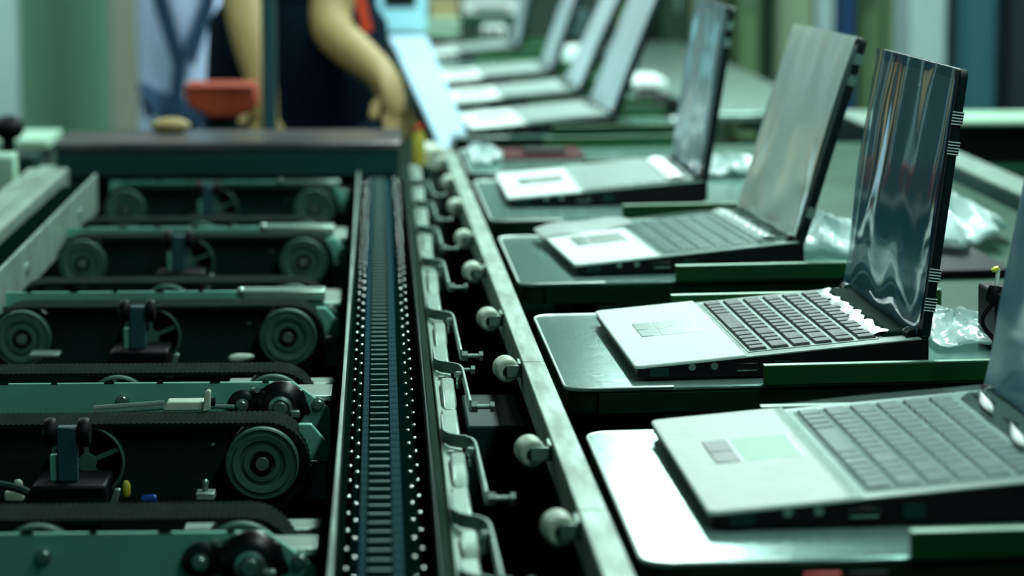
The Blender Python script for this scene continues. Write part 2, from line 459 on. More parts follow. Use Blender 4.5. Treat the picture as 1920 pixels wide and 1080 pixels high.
BOLTM = MB().lathe([(.0065, 0), (.0065, -.002), (.0048, -.002), (.0048, -.006), (.0040, -.0068), (.0002, -.0068)], (0,0,0), (0,1,0), 12).mesh('bolt', M['steel'])

FRONT_GROUP = 'belt transfer units across the left conveyor'
def front_unit(Yf, label, left=True, detail=True):
    t = thing('belt_conveyor_unit', label, 'conveyor', (0, Yf, zH(HP)), group=None)
    me = inst(BELT, 'belt', t, T(0, .006, -.0025))
    for x in (XR, XL):
        d = inst(DISC, 'disc_pulley', t, T(x, 0, 0))
        inst(COLLAR, 'collar', d, T(0, 0, 0)); inst(SHAFT, 'shaft', d, T(0, 0, 0))
    inst(SPOKED, 'spoked_pulley', t, T(XM, .012, 0))
    zt, zb = RP-.006, -.055
    MB().prism([(-.455, zb), (-.455, zt), (-.090, zt), (-.055, zt-.024), (-.055, zb)], 'y', .072, .078).build('backing_plate', M['teal_dark'], t, .001)  # same paint as the side plates, shade put into the darker colour
    B(-.455, -.145, .030, .034, zb+.004, zt-.003).build('inner_web', M['teal_dark'], t)
    # end block to the right of the disc
    MB().prism([(-.078, -.004), (-.078, .030), (-.066, .030), (-.050, .010), (-.050, -.004)], 'y', .03, .04).build('end_plate', M['teal'], t, .001)
    B(-.068, -.051, .02, .05, -.040, -.006).build('end_block', M['grey_blue'], t, .002)
    MB().ball((XR-.047, .028, .012), .0028, 8).build('grease_nipple', M['steel'], t)
    B(-.10, -.05, .03, .05, -.060, -.052).build('foot', M['void'], t)
    # pin bracket
    bx = -.283
    b = B(bx-.009, bx+.009, -.060, -.045, -.004, .046).build('bracket_post', M['post_paint'], t, .0015)
    B(bx-.016, bx-.0095, -.056, -.048, -.004, .020).build('post_rib', M['teal'], t, .001)
    for s in (-1, 1):
        r = MB().lathe([(.009, -.0058), (.0122, -.0048), (.0135, -.002), (.0135, .002), (.0122, .0048), (.009, .0058)], (bx+s*.0150, -.052, .040), (1,0,0), 24).build('roller', M['black'], t)
        MB().cyl((bx-.001+s*.007, -.052, .040), (s,0,0), .003, .014, 10).build('axle', M['steel'], r)
    MB().prism([(bx-.036, -.045), (bx-.036, -.016), (bx-.030, -.004), (bx+.036, -.004), (bx+.036, -.016), (bx+.030, -.045)], 'y', -.075, -.005).build('bracket_base', M['black'], t, .003)
    MB().prism([(bx+.034, -.034), (bx+.042, -.034), (bx+.050, -.006), (bx+.044, -.006)], 'y', -.082, -.076).build('wedge', M['steel_dull'], t, .002)
    return t
def back_unit(Yp, Yb, label, motor):
    t = thing('belt_drive_unit', label, 'conveyor', (0, Yp, zH(HP)))
    db = Yb-Yp
    inst(BELT, 'belt', t, T(0, db, -.0025))
    inst(SPOKED, 'spoked_pulley', t, T(-.268, db-.01, .001))
    inst(DISC, 'disc_pulley', t, T(XR, db-.004, .001))
    zt = .0415
    MB().prism([(-.455, -.05), (-.455, zt), (-.088, zt), (-.051, zt-.028), (-.051, -.05)], 'y', 0, .005).build('side_plate', M['teal'], t, .0008)
    for x in ((-.256, .0245), (-.063, .019), (-.41, .0245)):
        inst(BOLTM, 'bolt', t, T(x[0], 0, x[1]))
    # cut-outs along the plate's top edge
    for k in range(7):
        B(-.43+k*.052, -.424+k*.052+.004*(k%2), -.0003, .0053, zt-.0008, zt+.0003).build('slot', M['void'], t)
    if motor:
        f = MB().lathe([(.025, .0), (.025, -.006), (.020, -.012), (.014, -.014), (.001, -.014)], (-.100, 0, .018), (0,1,0), 40).build('bearing_housing', M['black_gloss'], t)
        MB().lathe([(.0115, -.013), (.012, -.019), (.009, -.020), (.008, -.017), (.006, -.022), (.0005, -.022)], (-.100, 0, .018), (0,1,0), 24).build('shaft', M['steel'], f)
        B(-.090, -.081, -.022, -.014, .009, .016).build('shaft_key', M['steel_dull'], f, .001)
        e = MB().lathe([(.014, 0), (.014, -.006), (.010, -.008), (.0005, -.008)], (-.138, 0, .020), (0,1,0), 24).build('flange_ear', M['black_gloss'], t)
        inst(BOLTM, 'ear_bolt', e, T(-.138, -.008, .020))
        MB().prism([(-.145, .008), (-.145, .028), (-.11, .038), (-.078, .034), (-.070, .010)], 'y', -.004, 0).build('flange', M['black_gloss'], t, .002)
        MB().cyl((-.128, -.004, .034), (.5, -1, .2), .003, .012, 10).build('grease_nipple', M['steel'], t)
    # pale tie plate behind
    B(-.30, -.050, .012, db-.012, zt-.022, zt-.016).build('tie_plate', M['galv'], t, .001)
    if not motor:
        B(-.168, -.068, -.006, .030, zt-.012, zt+.001).build('cover_block', M['plate'], t, .002)
        MB().ball((-.170, .0, zt), .005, 10).build('cap_nut', M['steel'], t)
    B(-.16, -.05, db+.065, db+.10, zt-.045, zt-.028).build('rear_tie', M['galv'], t, .002)
    return t
def YG(py, H, px=485): return G(px, py, H).y
rowsF = [(868, 'nearest belt unit with the large in-focus disc pulley and black twin-roller bracket'),
         (632, 'second belt unit from the front, its disc pulley in the middle of the left conveyor'),
         (492, 'third belt unit from the front, blurred, below the second farthest bracket'),
         (392, 'farthest belt unit, blurred, just in front of the dark cross plate')]
rowY = [YG(r[0], HP) for r in rowsF]
for (py, lab), y in zip(rowsF, rowY): front_unit(y, lab)
rowsB = [(YG(996, .479), YG(973, .485), 'nearest teal side plate unit with bearing at the bottom left of the photo', True),
         (YG(716, .479), YG(699, .485), 'teal side plate unit with glossy black bearing right behind the in-focus disc pulley', True),
         (YG(545, .479), YG(530, .485), 'teal side plate unit with a pale cover block behind the second disc pulley', False),
         (YG(425, .479), YG(414, .485), 'blurred teal side plate unit with pale cover block behind the third belt', False),
         (YG(338, .479), YG(331, .485), 'farthest blurred teal side plate unit beneath the dark cross plate', False)]
for a, b, lab, mo in rowsB: back_unit(a, b, lab, mo)
print('rows', [round(y, 3) for y in rowY], [(round(a, 3), round(b, 3)) for a, b, _, _ in rowsB])

# pneumatic cylinder in front of the in-focus teal plate
ya = rowY[0]+.085
t = thing('pneumatic_cylinder', 'slim steel pneumatic rod with pale clamp block above the nearest belt', 'cylinder')
p0, p1 = V(176, 767, ya), V(308, 757, ya)
MB().cyl(p0, p1-p0, .0034, (p1-p0).length, 14).build('rod', M['steel_dull'], t)
MB().cyl(p0+Vector((0, -.004, -.003)), p1-p0, .0022, (p1-p0).length, 10).build('lower_rod', M['steel'], t)
q0, q1 = V(306, 767, ya), V(384, 749, ya)
MB().prism([(q0.x, q0.z), (q0.x+.005, q1.z), (q1.x, q1.z), (q1.x, q0.z)], 'y', ya-.012, ya+.010).build('clamp_block', M['nylon'], t, .0015)
q0, q1 = V(379, 772, ya-.01), V(396, 729, ya-.01)
MB().prism([(q0.x, q0.z), (q0.x+.003, q1.z-.003), (q0.x+.006, q1.z), (q1.x, q1.z-.001), (q1.x-.001, q0.z+.002)], 'y', ya-.016, ya-.008).build('end_tab', M['nylon'], t, .0015)
p0, p1 = V(396, 762, ya), V(440, 763, ya)
MB().cyl(p0, p1-p0, .0022, (p1-p0).length, 10).build('piston_rod', M['steel'], t)
MB().cyl(V(394, 754, ya), (1,0,0), .0045, .005, 6).build('nut', M['black'], t)

# bits and pieces lying between the nearest units
def sx(px, py, Y): return V(px, py, Y)
yb = rowY[0]-.045
t = thing('sensor_bracket', 'small grey sensor block with a stud left of the nearest disc pulley', 'sensor')
a, b = V(368, 935, yb), V(404, 920, yb)
B(a.x, b.x, yb-.01, yb+.01, a.z, b.z).build('block', M['galv'], t, .0015)
MB().cyl(V(385, 920, yb), (0,0,1), .0028, .008, 12).build('stud', M['steel_dull'], t)
MB().ball(V(385, 905, yb), .0035, 10).build('stud_head', M['steel_dull'], t)
t = tag(MB().lathe([(.003, 0), (.004, .003), (.004, .010), (.002, .014)], V(237, 930, yb), (0,0,1), 14).build('cable_connector', M['yellow_conn']), 'tiny yellow cable connector beside the black roller bracket base', 'connector')
t = tag(MB().lathe([(.003, 0), (.0045, .003), (.0045, .012), (.003, .014)], V(265, 938, yb), (1,0,.1), 14).build('cable_connector', M['blue_conn']), 'tiny blue cable connector right of the yellow one', 'connector')
pts = []
for k in range(15):
    u = k/14; pts.append(V(-30+u*120, 905+60*u**4 + 6*math.sin(u*3), yb-.02))
tag(MB().tube(pts, .004, 8).build('cable', M['teal_dark']), 'dark cable curving down at the lower left before the nearest belt', 'cable')
t = thing('cable_clip', 'pale cable clip under the dark cable at the left edge', 'clip')
a, b = V(8, 942, yb), V(44, 922, yb); B(a.x, b.x, yb, yb+.012, a.z, b.z).build('body', M['nylon'], t, .002)
MB().ball(V(34, 907, yb), .0045, 10).build('knob', M['nylon'], t)
y2 = rowY[1]-.05
MBt = MB().lathe([(.001, 0), (.004, .003), (.0055, .012), (.003, .026), (.001, .03)], V(428, 673, y2), (1, 0, .1), 14)
tag(MBt.build('plastic_scrap', M['nylon']), 'small pale scrap lying just left below the second disc pulley', 'scrap')
for (x0, x1, yy, n, lab) in ((165, 210, 668, 1, 'flat pale strip lying left of the second roller bracket'),):
    a, b = V(x0-110, yy+2, y2), V(x1-100, yy-4, y2)
    tag(B(a.x, b.x, y2, y2+.03, a.z, b.z).build('metal_strip', M['galv'], bev=.001), lab, 'strip')

# ---- the chain
t = thing('chain_channel', 'dark steel channel that the slat chain runs in, with a worn bright left rim', 'channel')
B(-.0375, -.0345, Y0, 4.9, zH(.505), zH(.4655)).build('left_wall', M['teal_dark'], t)
B(-.0382, -.0348, Y0, 4.9, zH(.4655), zH(.4635)).build('left_rim', M['rim'], t, .0006)
B(-.0345, .0395, Y0, 4.9, zH(.505), zH(.492)).build('floor_plate', M['void'], t)
B(.0395, .0412, Y0, 4.9, zH(.505), zH(.4650)).build('right_wall', M['teal_dark'], t, .0004)
B(.0412, .0485, Y0, 4.9, zH(.505), zH(.4665)).build('wear_strip', M['green'], t, .001)
t = thing('slat_chain', 'blue-black slat chain with polished pins running up the middle of the photo', 'chain')
PIT = .0306
ya = 1.52
slat = MB().box(-.0118, .0068, -.0135, .0140, -.004, .0012).mesh('slat', M['slat'])
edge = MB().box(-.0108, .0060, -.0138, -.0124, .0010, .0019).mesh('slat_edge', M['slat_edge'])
linkL = MB().box(-.0175, -.0122, -.0145, .0145, -.005, .0000).mesh('link_plate', M['chain'])
linkR = MB().box(.0072, .0150, -.0145, .0145, -.005, .0000).mesh('link_plate', M['chain'])
pin = MB().ball((0, 0, 0), .0019, 10, 1, 1.15, .8).mesh('pin', M['pin'])
nS = int((4.8-ya)/PIT)
zc = zH(.475)
B(-.024, .0215, Y0, 4.86, zc-.011, zc-.0055).build('carrier_strip', M['slat'], t)
for k in range(nS):
    y = ya + k*PIT
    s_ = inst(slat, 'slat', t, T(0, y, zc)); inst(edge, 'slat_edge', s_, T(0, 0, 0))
    inst(linkL, 'link_plate', t, T(0, y, zc)); inst(linkR, 'link_plate', t, T(0, y, zc))
    if k % 2 == 0:
        inst(pin, 'pin', t, T(-.0208, y, zc)); inst(pin, 'pin', t, T(.0232, y, zc))
    else:
        inst(pin, 'pin', t, T(-.0268, y, zc-.001)); inst(pin, 'pin', t, T(.0288, y, zc-.001))

# ---- bright plate with the S-bent brackets
t = thing('mounting_bar', 'bright worn mounting bar stepped with blocks, right of the slat chain', 'bar')
B(.0500, .0685, Y0, 4.95, zH(.500), zH(.470)).build('bar', M['plate'], t, .0015)
hooks_px = [1095, 980, 828, 690, 592, 494, 432, 384, 344, 312]
hk = [G(815, py, .464).y for py in hooks_px]
for i in range(len(hk)-1):
    a, b = hk[i], hk[i+1]
    g = b-a
    B(.0535, .0680, a+g*.10, a+g*.42, zH(.470), zH(.4655)).build('raised_block', M['plate'], t, .002)
    MB().prism([(a+g*.48, zH(.470)), (a+g*.55, zH(.4625)), (a+g*.82, zH(.4625)), (a+g*.86, zH(.470))], 'x', .0565, .0690).build('ramp_block', M['plate'], t, .002)
    MB().cyl((.0585, a+g*.92, zH(.470)), (0,0,1), .0035, .003, 6).build('nut', M['steel_dull'], t)
names = ['cut off by the lower edge of the photo', 'blurred, second from the bottom edge', 'blurred, with a clamp bolt above the lower gap', 'in focus, its long bolt pointing right into the gap',
         'in focus, beside the in-focus white roller', 'slightly blurred, just above the in-focus one', 'blurred, halfway up the bar', 'blurred, level with the sixth white roller', 'very blurred, near the end of the bar', 'very blurred, last one before the cross plate']
for i, y in enumerate(hk[:9]):
    g = (hk[i+1]-y) if i+1 < len(hk) else .35
    t = thing('spring_bracket', 'S-bent flat steel bracket ' + names[i], 'bracket', (0, y, zH(.463)))
    L2 = .62*g
    cor = [(.053, .24*g), (.0530, .06*g), (.0545, .015), (.058, .004), (.064, -.002), (.071, -.008), (.076, -.018), (.0785, -.035), (.079, -.06), (.0805, -L2)]
    MB().ribbon([(x, yy, 0) for x, yy in cor], .0115, .0024).build('strip', M['steel_dull'], t, .0006)
    b = MB().cyl((.0740, -.055, -.012), (0,0,1), .0022, .012, 10).build('stud', M['steel'], t)
    MB().lathe([(.0042, 0), (.0045, .003), (.003, .0052)], (.0740, -.055, -.001), (0,0,1), 6).build('stud_nut', M['steel_dull'], b)
    b = MB().cyl((.0805, -L2+.012, -.003), (1,0,0), .0022, .022, 10).build('clamp_bolt', M['steel_dull'], t)
    MB().cyl((.0815, -L2+.012, -.003), (1,0,0), .0056, .006, 6).build('nut', M['steel'], b)
    MB().cyl((.0990, -L2+.012, -.003), (1,0,0), .0052, .004, 6).build('bolt_head', M['steel'], b)
    if i in (3,):
        b = MB().cyl((.080, -.03, .002), (1,0,0), .0018, .008, 10).build('side_screw', M['steel_dull'], t)
        MB().cyl((.087, -.03, .002), (1,0,0), .0045, .004, 6).build('screw_head', M['steel_dull'], b)

# hidden beam in the gap
t = thing('cross_beam', 'dark green box beam glimpsed in the gap before the white rollers', 'beam')
B(.083, .155, G(930, 792, .52).y-.02, G(930, 792, .52).y+.16, .74, zH(.52)).build('beam', M['teal_dark'], t, .003)
B(.08, .19, Y0, 5.0, .5, .70).build('lower_rail', M['void'], t)

# dark cross plate at the far end
yc = V(400, 300, 1).y
ycross = 4.78
zc0 = V(400, 268, ycross).z; zb0 = V(400, 330, ycross).z
xa, xb = V(100, 290, ycross).x, V(752, 290, ycross).x
yfar = G(400, 243, CZ-zc0).y
t = thing('cross_plate', 'wide dark steel cross plate closing off the far end of the transfer conveyor', 'plate', ((xa+xb)/2, ycross, zc0))
hx = (xb-xa)/2
B(-hx, hx, 0, yfar-ycross, -.012, 0).build('top_sheet', M['cross_top'], t, .002)
B(-hx+.004, hx-.004, .004, .012, zb0-zc0, -.012).build('front_sheet', M['cross'], t, .001)
B(-hx+.004, hx-.004, yfar-ycross-.01, yfar-ycross-.004, -.60, -.012).build('rear_sheet', M['cross'], t)
for s in (-1, 1): B(s*(hx-.03)-.02, s*(hx-.03)+.02, .02, .1, -zc0, -.012).build('leg', M['cross'], t, .003)
print('cross', ycross, zc0, yfar)

# items to the far left beside the guide channel
p = V(15, 240, 5.2)
t = thing('hand_knob', 'round black blurred knob on a dark stem at the left edge', 'knob', (p.x, 5.2, p.z))
MB().ball((0, 0, 0), .030, 20, 1, 1, .8).build('ball', M['black'], t)
MB().cyl((0, 0, -.05), (0,0,1), .012, .04, 16).build('stem', M['black'], t)
B(-.06, .05, -.02, .10, -.15, -.05).build('base', M['teal_dark'], t, .006)
MB().box(-.012, .012, .03, .05, -p.z, -.15).build('support', M['teal_dark'], t)
p = V(50, 262, 5.4)
t = thing('side_table', 'pale green low bench beside the left guide channel', 'bench', (p.x-.1, 5.4, 0))
B(-.25, .14, 0, .25, p.z-.02, p.z).build('top', M['pale_item'], t, .004)
for a in (-.22, .11):
    for b in (.04, .21): B(a-.015, a+.015, b-.015, b+.015, 0, p.z-.02).build('leg', M['steel_dull'], t)
p = V(8, 320, 4.6)
t = thing('terminal_box', 'small pale green box at the left edge under the black knob', 'box', (p.x-.02, 4.6, p.z-.035))
B(-.04, .035, 0, .06, 0, .06).build('body', M['pale_item'], t, .004)
B(-.04, .035, -.003, 0, .005, .055).build('lid', M['pale_item'], t, .001)
B(-.01, .01, .01, .03, -(p.z-.035), 0).build('stand', M['teal_dark'], t)

# ================================================================== LAPTOP CONVEYOR (right)
# the long rail with white rollers
t = thing('roller_rail', 'long worn grey rail carrying white rollers, left of the laptop trays', 'rail', mw=MR)
zr = zH(.45)
segY = [1.3, 2.05, 2.72, 3.35, 4.1, 5.0]
for a, b in zip(segY[:-1], segY[1:]):
    B(.1672, .1890, a+.0008, b-.0008, zr-.034, zr).build('rail_bar', M['rim'], t, .0012)
B(.1700, .1860, 1.3, 5.0, .60, zr-.034).build('web', M['void'], t)
rol = [(1052, 995), (998, 850), (952, 695), (919, 601), (889, 512), (872, 450), (856, 390), (843, 345), (832, 308)]
for i, (px, py) in enumerate(rol):
    c = GR(px+1, py, .462)
    L = .024
    r = MB().lathe([(.004, 0), (.0095, 0), (.0112, .0012), (.0122, .004), (.0122, L-.004), (.0105, L), (.003, L)], (c.x, c.y-.004, c.z), (-.15, 1, .06), 28).build('roller', M['nylon'], t)
    MB().lathe([(.0052, .002), (.0056, -.001), (.0034, -.001), (.0034, -.0035), (.0005, -.004)], (c.x, c.y-.004, c.z), (-.15, 1, .06), 12).build('roller_bolt', M['teal_dark'], r)
    br = MB().box(c.x-.002, .1675, c.y-.009, c.y-.0065, c.z-.0055, c.z+.0065)
    br.box(.1640, .1675, c.y-.009, c.y+.020, c.z-.0055, c.z+.0085)
    br.build('roller_bracket', M['steel_dull'], t, .0008)
# frame beneath the trays
t = thing('conveyor_frame', 'green steel bed of the laptop conveyor running under all trays', 'conveyor', mw=MR)
B(.205, .66, 1.3, 10.5, zH(.60), zH(.545)).build('bed', M['void'], t)
for xx in (.30, .60): B(xx-.012, xx+.012, 1.3, 10.5, zH(.545), zH(.478)).build('runner', M['void'], t)
B(.192, .197, 1.3, 10.5, zH(.62), zH(.480)).build('side_guard', M['void'], t)
B(.67, .985, 1.3, 5.3, zH(.60), zH(.475)).build('side_table', M['bed'], t, .002)
for xx in (.24, .95):
    for yy in (1.6, 4.2, 6.8, 9.4): B(xx-.03, xx+.03, yy-.03, yy+.03, .0, zH(.60)).build('leg', M['teal_dark'], t, .003)
t = thing('side_rail', 'grey-blue side rail at the far right of the laptop conveyor', 'rail', mw=MR)
B(.986, 1.03, 1.3, 5.7, zH(.54), zH(.452)).build('side_face', M['grey_blue'], t, .002)
B(.980, 1.036, 1.3, 5.7, zH(.452), zH(.446)).build('top_strip', M['galv'], t, .001)

XT0, XT1 = .1985, .640
def tray(yn, yf, label, lips=True):
    """yn / yf: near and far edge in the conveyor's frame"""
    t = thing('tray', label, 'tray', mw=MR @ T(XT0, yn, zH(.452)))
    wx, wy = XT1-XT0, yf-yn
    MB().prism(rrect(0, wx, 0, wy, .022), 'z', -.004, 0).build('top_plate', M['tray'], t, .0012)
    MB().prism(rrect(.002, wx-.002, .002, wy-.002, .021), 'z', -.024, -.004).build('base', M['green'], t, .001)
    B(.03, wx, -.003, .003, -.0235, -.0055).build('edge_strip', M['green'], t)
    o_ = rrect(0, wx, 0, wy, .022)
    pts = [(.10, 0)] + o_[:7][::-1] + o_[-7:][::-1] + [(.10, wy)]
    MB().tube([(x, y, -.0004) for x, y in pts], .0013, 8).build('rim', M['tray_glint'], t)  # pale tube that paints the highlight along the rounded tray edge
    if lips:
        for (x0, y0) in ((.183, -.0085), (.150, wy-.0015)):
            l = B(x0, wx+.004, y0, y0+.010, .0, .0180).build('lip', M['green_lip'], t, .0008)
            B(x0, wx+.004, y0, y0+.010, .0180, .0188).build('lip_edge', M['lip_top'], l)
    return t
def stopper(x, y, label):
    t = thing('tray_stop', label, 'stop', mw=MR @ T(x, y, zH(.478)))
    MB().prism([(-.05, 0), (-.044, .022), (.044, .022), (.05, 0)], 'y', 0, .05).build('housing', M['black'], t, .002)
    for s in (-1, 1):
        r = MB().lathe([(.007, 0), (.0085, .003), (.0085, .010), (.007, .013)], (s*.014-.0065, -.006, .013), (1,0,0), 20).build('roller', M['black_gloss'], t)
    B(-.005, .005, -.010, -.004, -.004, .020).build('pin', M['steel'], t, .002)
    MB().ball((.035, -.003, .006), .002, 8).build('screw', M['steel'], t)
    B(-.065, .065, .01, .055, -.05, 0).build('mount', M['green_lip'], t, .002)
trays_px = [(1057, 812, 'nearest tray, cut by the lower edge of the photo, bright white glare on it'),
            (729, 590, 'sharp brushed aluminium tray under the laptop that is in focus'),
            (531, 441, 'third brushed tray from the front, slightly blurred'),
            (411, 335, 'fourth tray from the front with a bright rounded near corner')]
TR = []
for py0, py1, lab in trays_px:
    a = GR(1060 if py0 < 900 else 1190, py0, .452).y; b = GR(1060, py1, .452).y
    TR.append((a, b)); tray(a, b, lab)
print('trays', TR)
pitch = .68
extra = ['fifth tray from the front, empty of laptops, in deep blur', 'sixth tray, under the pale laptop right behind the empty tray', 'seventh tray, far up the line in heavy blur', 'eighth tray, far up the line under a white laptop', 'ninth tray, near the upper edge behind the far laptops', 'tenth and farthest tray at the end of the laptop conveyor']
ty = TR[3][0]
for i, lab in enumerate(extra):
    ty += pitch; TR.append((ty, ty+.43)); tray(ty, ty+.43, lab)
for (px, py, lab) in ((1705, 742, 'black tray stop with two rollers right below the in-focus tray'), (1487, 532, 'black tray stop with two rollers below the third tray'), (1330, 408, 'black tray stop below the fourth tray, blurred')):
    q = GR(px, py, .478); stopper(q.x, q.y, lab)

# ------------------------------------------------------------------ laptops
SL = math.atan(.0205/.262)
KEYM = {}
def key_mesh(wd, m):
    k = (round(wd, 4), m.name)
    if k not in KEYM:
        x, y, h = .0085, wd/2, .0026
        vs = [(-x, -y, 0), (x, -y, 0), (x, y, 0), (-x, y, 0), (-x+.0014, -y+.0014, h), (x-.0014, -y+.0014, h), (x-.0014, y-.0014, h), (-x+.0014, y-.0014, h)]
        KEYM[k] = MB().add(vs, [(0,3,2,1), (4,5,6,7), (0,1,5,4), (1,2,6,5), (2,3,7,6), (3,0,4,7)]).mesh('key', m, smooth=False)
    return KEYM[k]
ROWS = [  # key widths along the row from the near side, in key units; first row is the one by the palm rest
    [1, 1, 1, 1, 1.25, 1, 5, 1, 1, 1, 1.2],
    [1.75, 1, 1, 1.9, 1, 1, 1, 1, 1, 1, 1, 1, 1.8],
    [1.6, 2.0, 1, 1, 1, 1, 1, 1, 1, 1, 1, 1, 1.85],
    [1.2, 1.6, 1, 1, 1, 1, 1, 1, 1, 1, 1, 1, 1, 1.6],
    [1, 2.0, 1, 1, 1, 1, 1, 1, 1, 1, 1, 1, 1, 1],
    [1]*15]
def laptop(far, near, H, lidt, label, style, xs=1.0, keys=True):
    """far / near: pixels of the front edge's two top corners"""
    a, b = GR(near[0], near[1], H-.014), GR(far[0], far[1], H-.014)
    c = (a+b)/2; ang = math.atan2(-(b.x-a.x), b.y-a.y)
    root = thing('laptop', label, 'laptop', mw=MR @ T(c.x, c.y, zH(H)) @ Matrix.Rotation(ang, 4, 'Z') @ Matrix.Diagonal((xs, 1, 1, 1)))
    W = .178
    body = MB().prism([(0, .006), (.004, .0025), (.270, .0025), (.276, .008), (.276, .0325), (.270, .0340), (.0015, .0125)], 'y', -W, W).build('base', M['black'], root, .0012)
    for sx_ in (.02, .24):
        for sy in (-1, 1): MB().cyl((sx_, sy*.15, 0), (0,0,1), .007, .003, 10).build('foot', M['black'], root)
    D = T(0, 0, .0128) @ Matrix.Rotation(-SL, 4, 'Y')
    def dk(mb):
        mb.x = None; mb.v = [tuple(D @ Vector(p)) for p in mb.v]; return mb
    pr = dk(MB().prism(rrect(-.0015, .1035, -W-.001, W+.001, .007, 4, (1, 0, 0, 1)), 'z', -.0012, .0022)).build('palm_rest', M['silver'], root, .0012)
    dk(MB().box(.1035, .2700, -W, W, -.001, .0002)).build('keyboard_bed', M['keybed'] if style != 'front' else M['pad'], root)
    # touchpad and its buttons
    tp = dk(MB().box(.045, .088, -.040+.02, .045+.02, .0020, .00245)).build('touchpad', M['pad'] if style != 'front' else M['green_pad'], root, .0003)
    dk(MB().prism(rrect(.0440, .0890, -.041+.02, .046+.02, .002), 'z', .0019, .00232)).build('touchpad_rim', M['button'], tp)
    for k in range(2):
        y0 = -.040+.02+k*.043
        dk(MB().box(.0245, .0425, y0, y0+.041, .0019, .0029)).build('touchpad_button', M['button'] if style != 'front' else M['lid'], root, .0006)
    if keys:
        km = M['key'] if style == 'sharp' else M['key_shiny']
        kb = dk(MB().box(.1085, .2335, -.158, .158, .0000, .0009)).build('keyboard', M['keybed'], root)
        for r, row in enumerate(ROWS):
            x = .119 + r*.0208; y = -.155; sc = .310/sum(row)
            for wu in row:
                wd = wu*sc
                o = inst(key_mesh(wd-.0034, km), 'key', kb, D @ T(x, y+wd/2, .0009)); y += wd
    else:
        kb = dk(MB().box(.1085, .2335, -.158, .158, .0000, .0030)).build('keyboard', M['key_shiny'], root)
        for r in range(5): dk(MB().box(.1285+r*.0208, .1305+r*.0208, -.158, .158, .0028, .0036)).build('row_gap', M['slat'], kb)
    # film over the keys
    rnd = random.Random(len(label))
    def wav(x0, x1, y0, y1, z, amp, fx, fy, nu=30, nv=40):
        ph = rnd.random()*6
        def fn(u, v):
            x = x0+(x1-x0)*u; y = y0+(y1-y0)*v
            return tuple(D @ Vector((x, y, z + amp*(math.sin(fx*x+ph+2*math.sin(40*y)) * math.sin(fy*y+ph*2)+.35*math.sin(3.1*fy*y+fx*x)))))
        return MB().sheet(fn, nu, nv)
    if style == 'sharp':
        # crumpled film strip along the rear of the keys, its gleam painted white
        def fn(u, v):
            y = -.145+.30*v; wob = .006*math.sin(v*34)+.004*math.sin(v*71+1)
            x = .238 + (u-.5)*(.009+.013*(1-v)) + wob*.6
            return tuple(D @ Vector((x, y, .002 + .003*math.sin(u*PI)*(1+.5*math.sin(v*60)))))
        MB().sheet(fn, 6, 90).build('crumpled_film', M['gleam'], root)
    elif style == 'front':
        wav(.095, .262, -.18, .18, .0048, .0004, 40, 24).build('keyboard_film', M['film_keys'], root)
        for (yy, xx) in ((-.06, .232), (.08, .240)):
            MB().sheet(lambda u, v: tuple(D @ Vector((xx+.008*(u-.5)*math.sin(v*PI)+.01*v, yy+.09*(v-.5), .008+.003*math.sin(u*PI)))), 5, 14).build('film_fold', M['gleam'], root)
    else:
        wav(.10, .258, -.18, .18, .0046, .0004, 40, 24).build('keyboard_film', M['film_keys'] if style == 'third' else M['film_keys_pale'], root)
        if style in ('third', 'fourth'):
            MB().sheet(lambda u, v: tuple(D @ Vector((.236+.022*(u-.5), -.16+.31*v, .006+.003*math.sin(u*PI)+.001*math.sin(v*50)))), 6, 50).build('film_fold', M['gleam'] if style == 'fourth' else M['film_keys_pale'], root)
        if style == 'third':
            MB().sheet(lambda u, v: tuple(D @ Vector((-.006+.125*u, W+.004-.10*v*(1-.3*u), .0035+.006*(1-v)*math.sin(u*PI)+.002*math.sin(u*9)))), 24, 12).build('palm_film', M['film_milky'], root)
    # side fittings on the near edge
    def side(name, x0, x1, z0, z1, m, d=.001): return B(x0, x1, -W-d, -W+.001, z0, z1).build(name, m, root, .0003)
    side('corner_block', .012, .030, .0045, .0125, M['teal_dark'], .0018)
    for xx in (.052, .073):
        j = MB().lathe([(.0033, -.0012), (.0036, .0), (.0022, .0), (.0018, .0015)], (xx, -W, .0115+xx*.02), (0,1,0), 16).build('audio_jack', M['steel_dull'], root)
    s_ = side('card_slot', .092, .115, .0075, .0150, M['black_gloss'])
    B(.094, .113, -W-.002, -W, .0078, .0088).build('slot_edge', M['steel'], s_)
    side('side_latch', .130, .145, .006, .0165, M['teal_dark'], .0014)
    # rear hinge cover
    MB().prism([(.236, .030), (.244, .0370), (.272, .0375), (.274, .028)], 'y', -.150, .150).build('hinge_cover', M['cover'], root, .002)
    for s in (-1, 1):
        h_ = MB().cyl((.263, s*.158-.009, .0345), (0,1,0), .0062, .018, 16).build('hinge', M['black'], root)
        MB().lathe([(.0066, 0), (.0066, .003)], (.263, s*.158-s*.009-.0015, .0345), (0,1,0), 16).build('hinge_ring', M['steel'], h_)
    # lid: built upright in its own frame then tipped back
    Ltip = T(.268, 0, .030) @ Matrix.Rotation(math.radians(lidt), 4, 'Y')
    def lm(mb): mb.v = [tuple(Ltip @ Vector(p)) for p in mb.v]; return mb
    LH = .258
    lid_ = lm(MB().prism(rrect(-W, W, .002, LH, .008, 5), 'x', .0, .0085)).build('lid', M['lid'], root, .0015)
    lm(MB().prism(rrect(-W+.012, W-.012, .020, LH-.010, .003, 3), 'x', -.0006, .0008)).build('screen', M['screen'] if style in ('sharp',) else M['screen_grey'], lid_)
    # protective film with upright folds
    ph = rnd.random()*5
    amp = {'sharp': .0028, 'third': .004, 'front': .002, 'fourth': .0035}.get(style, .003)
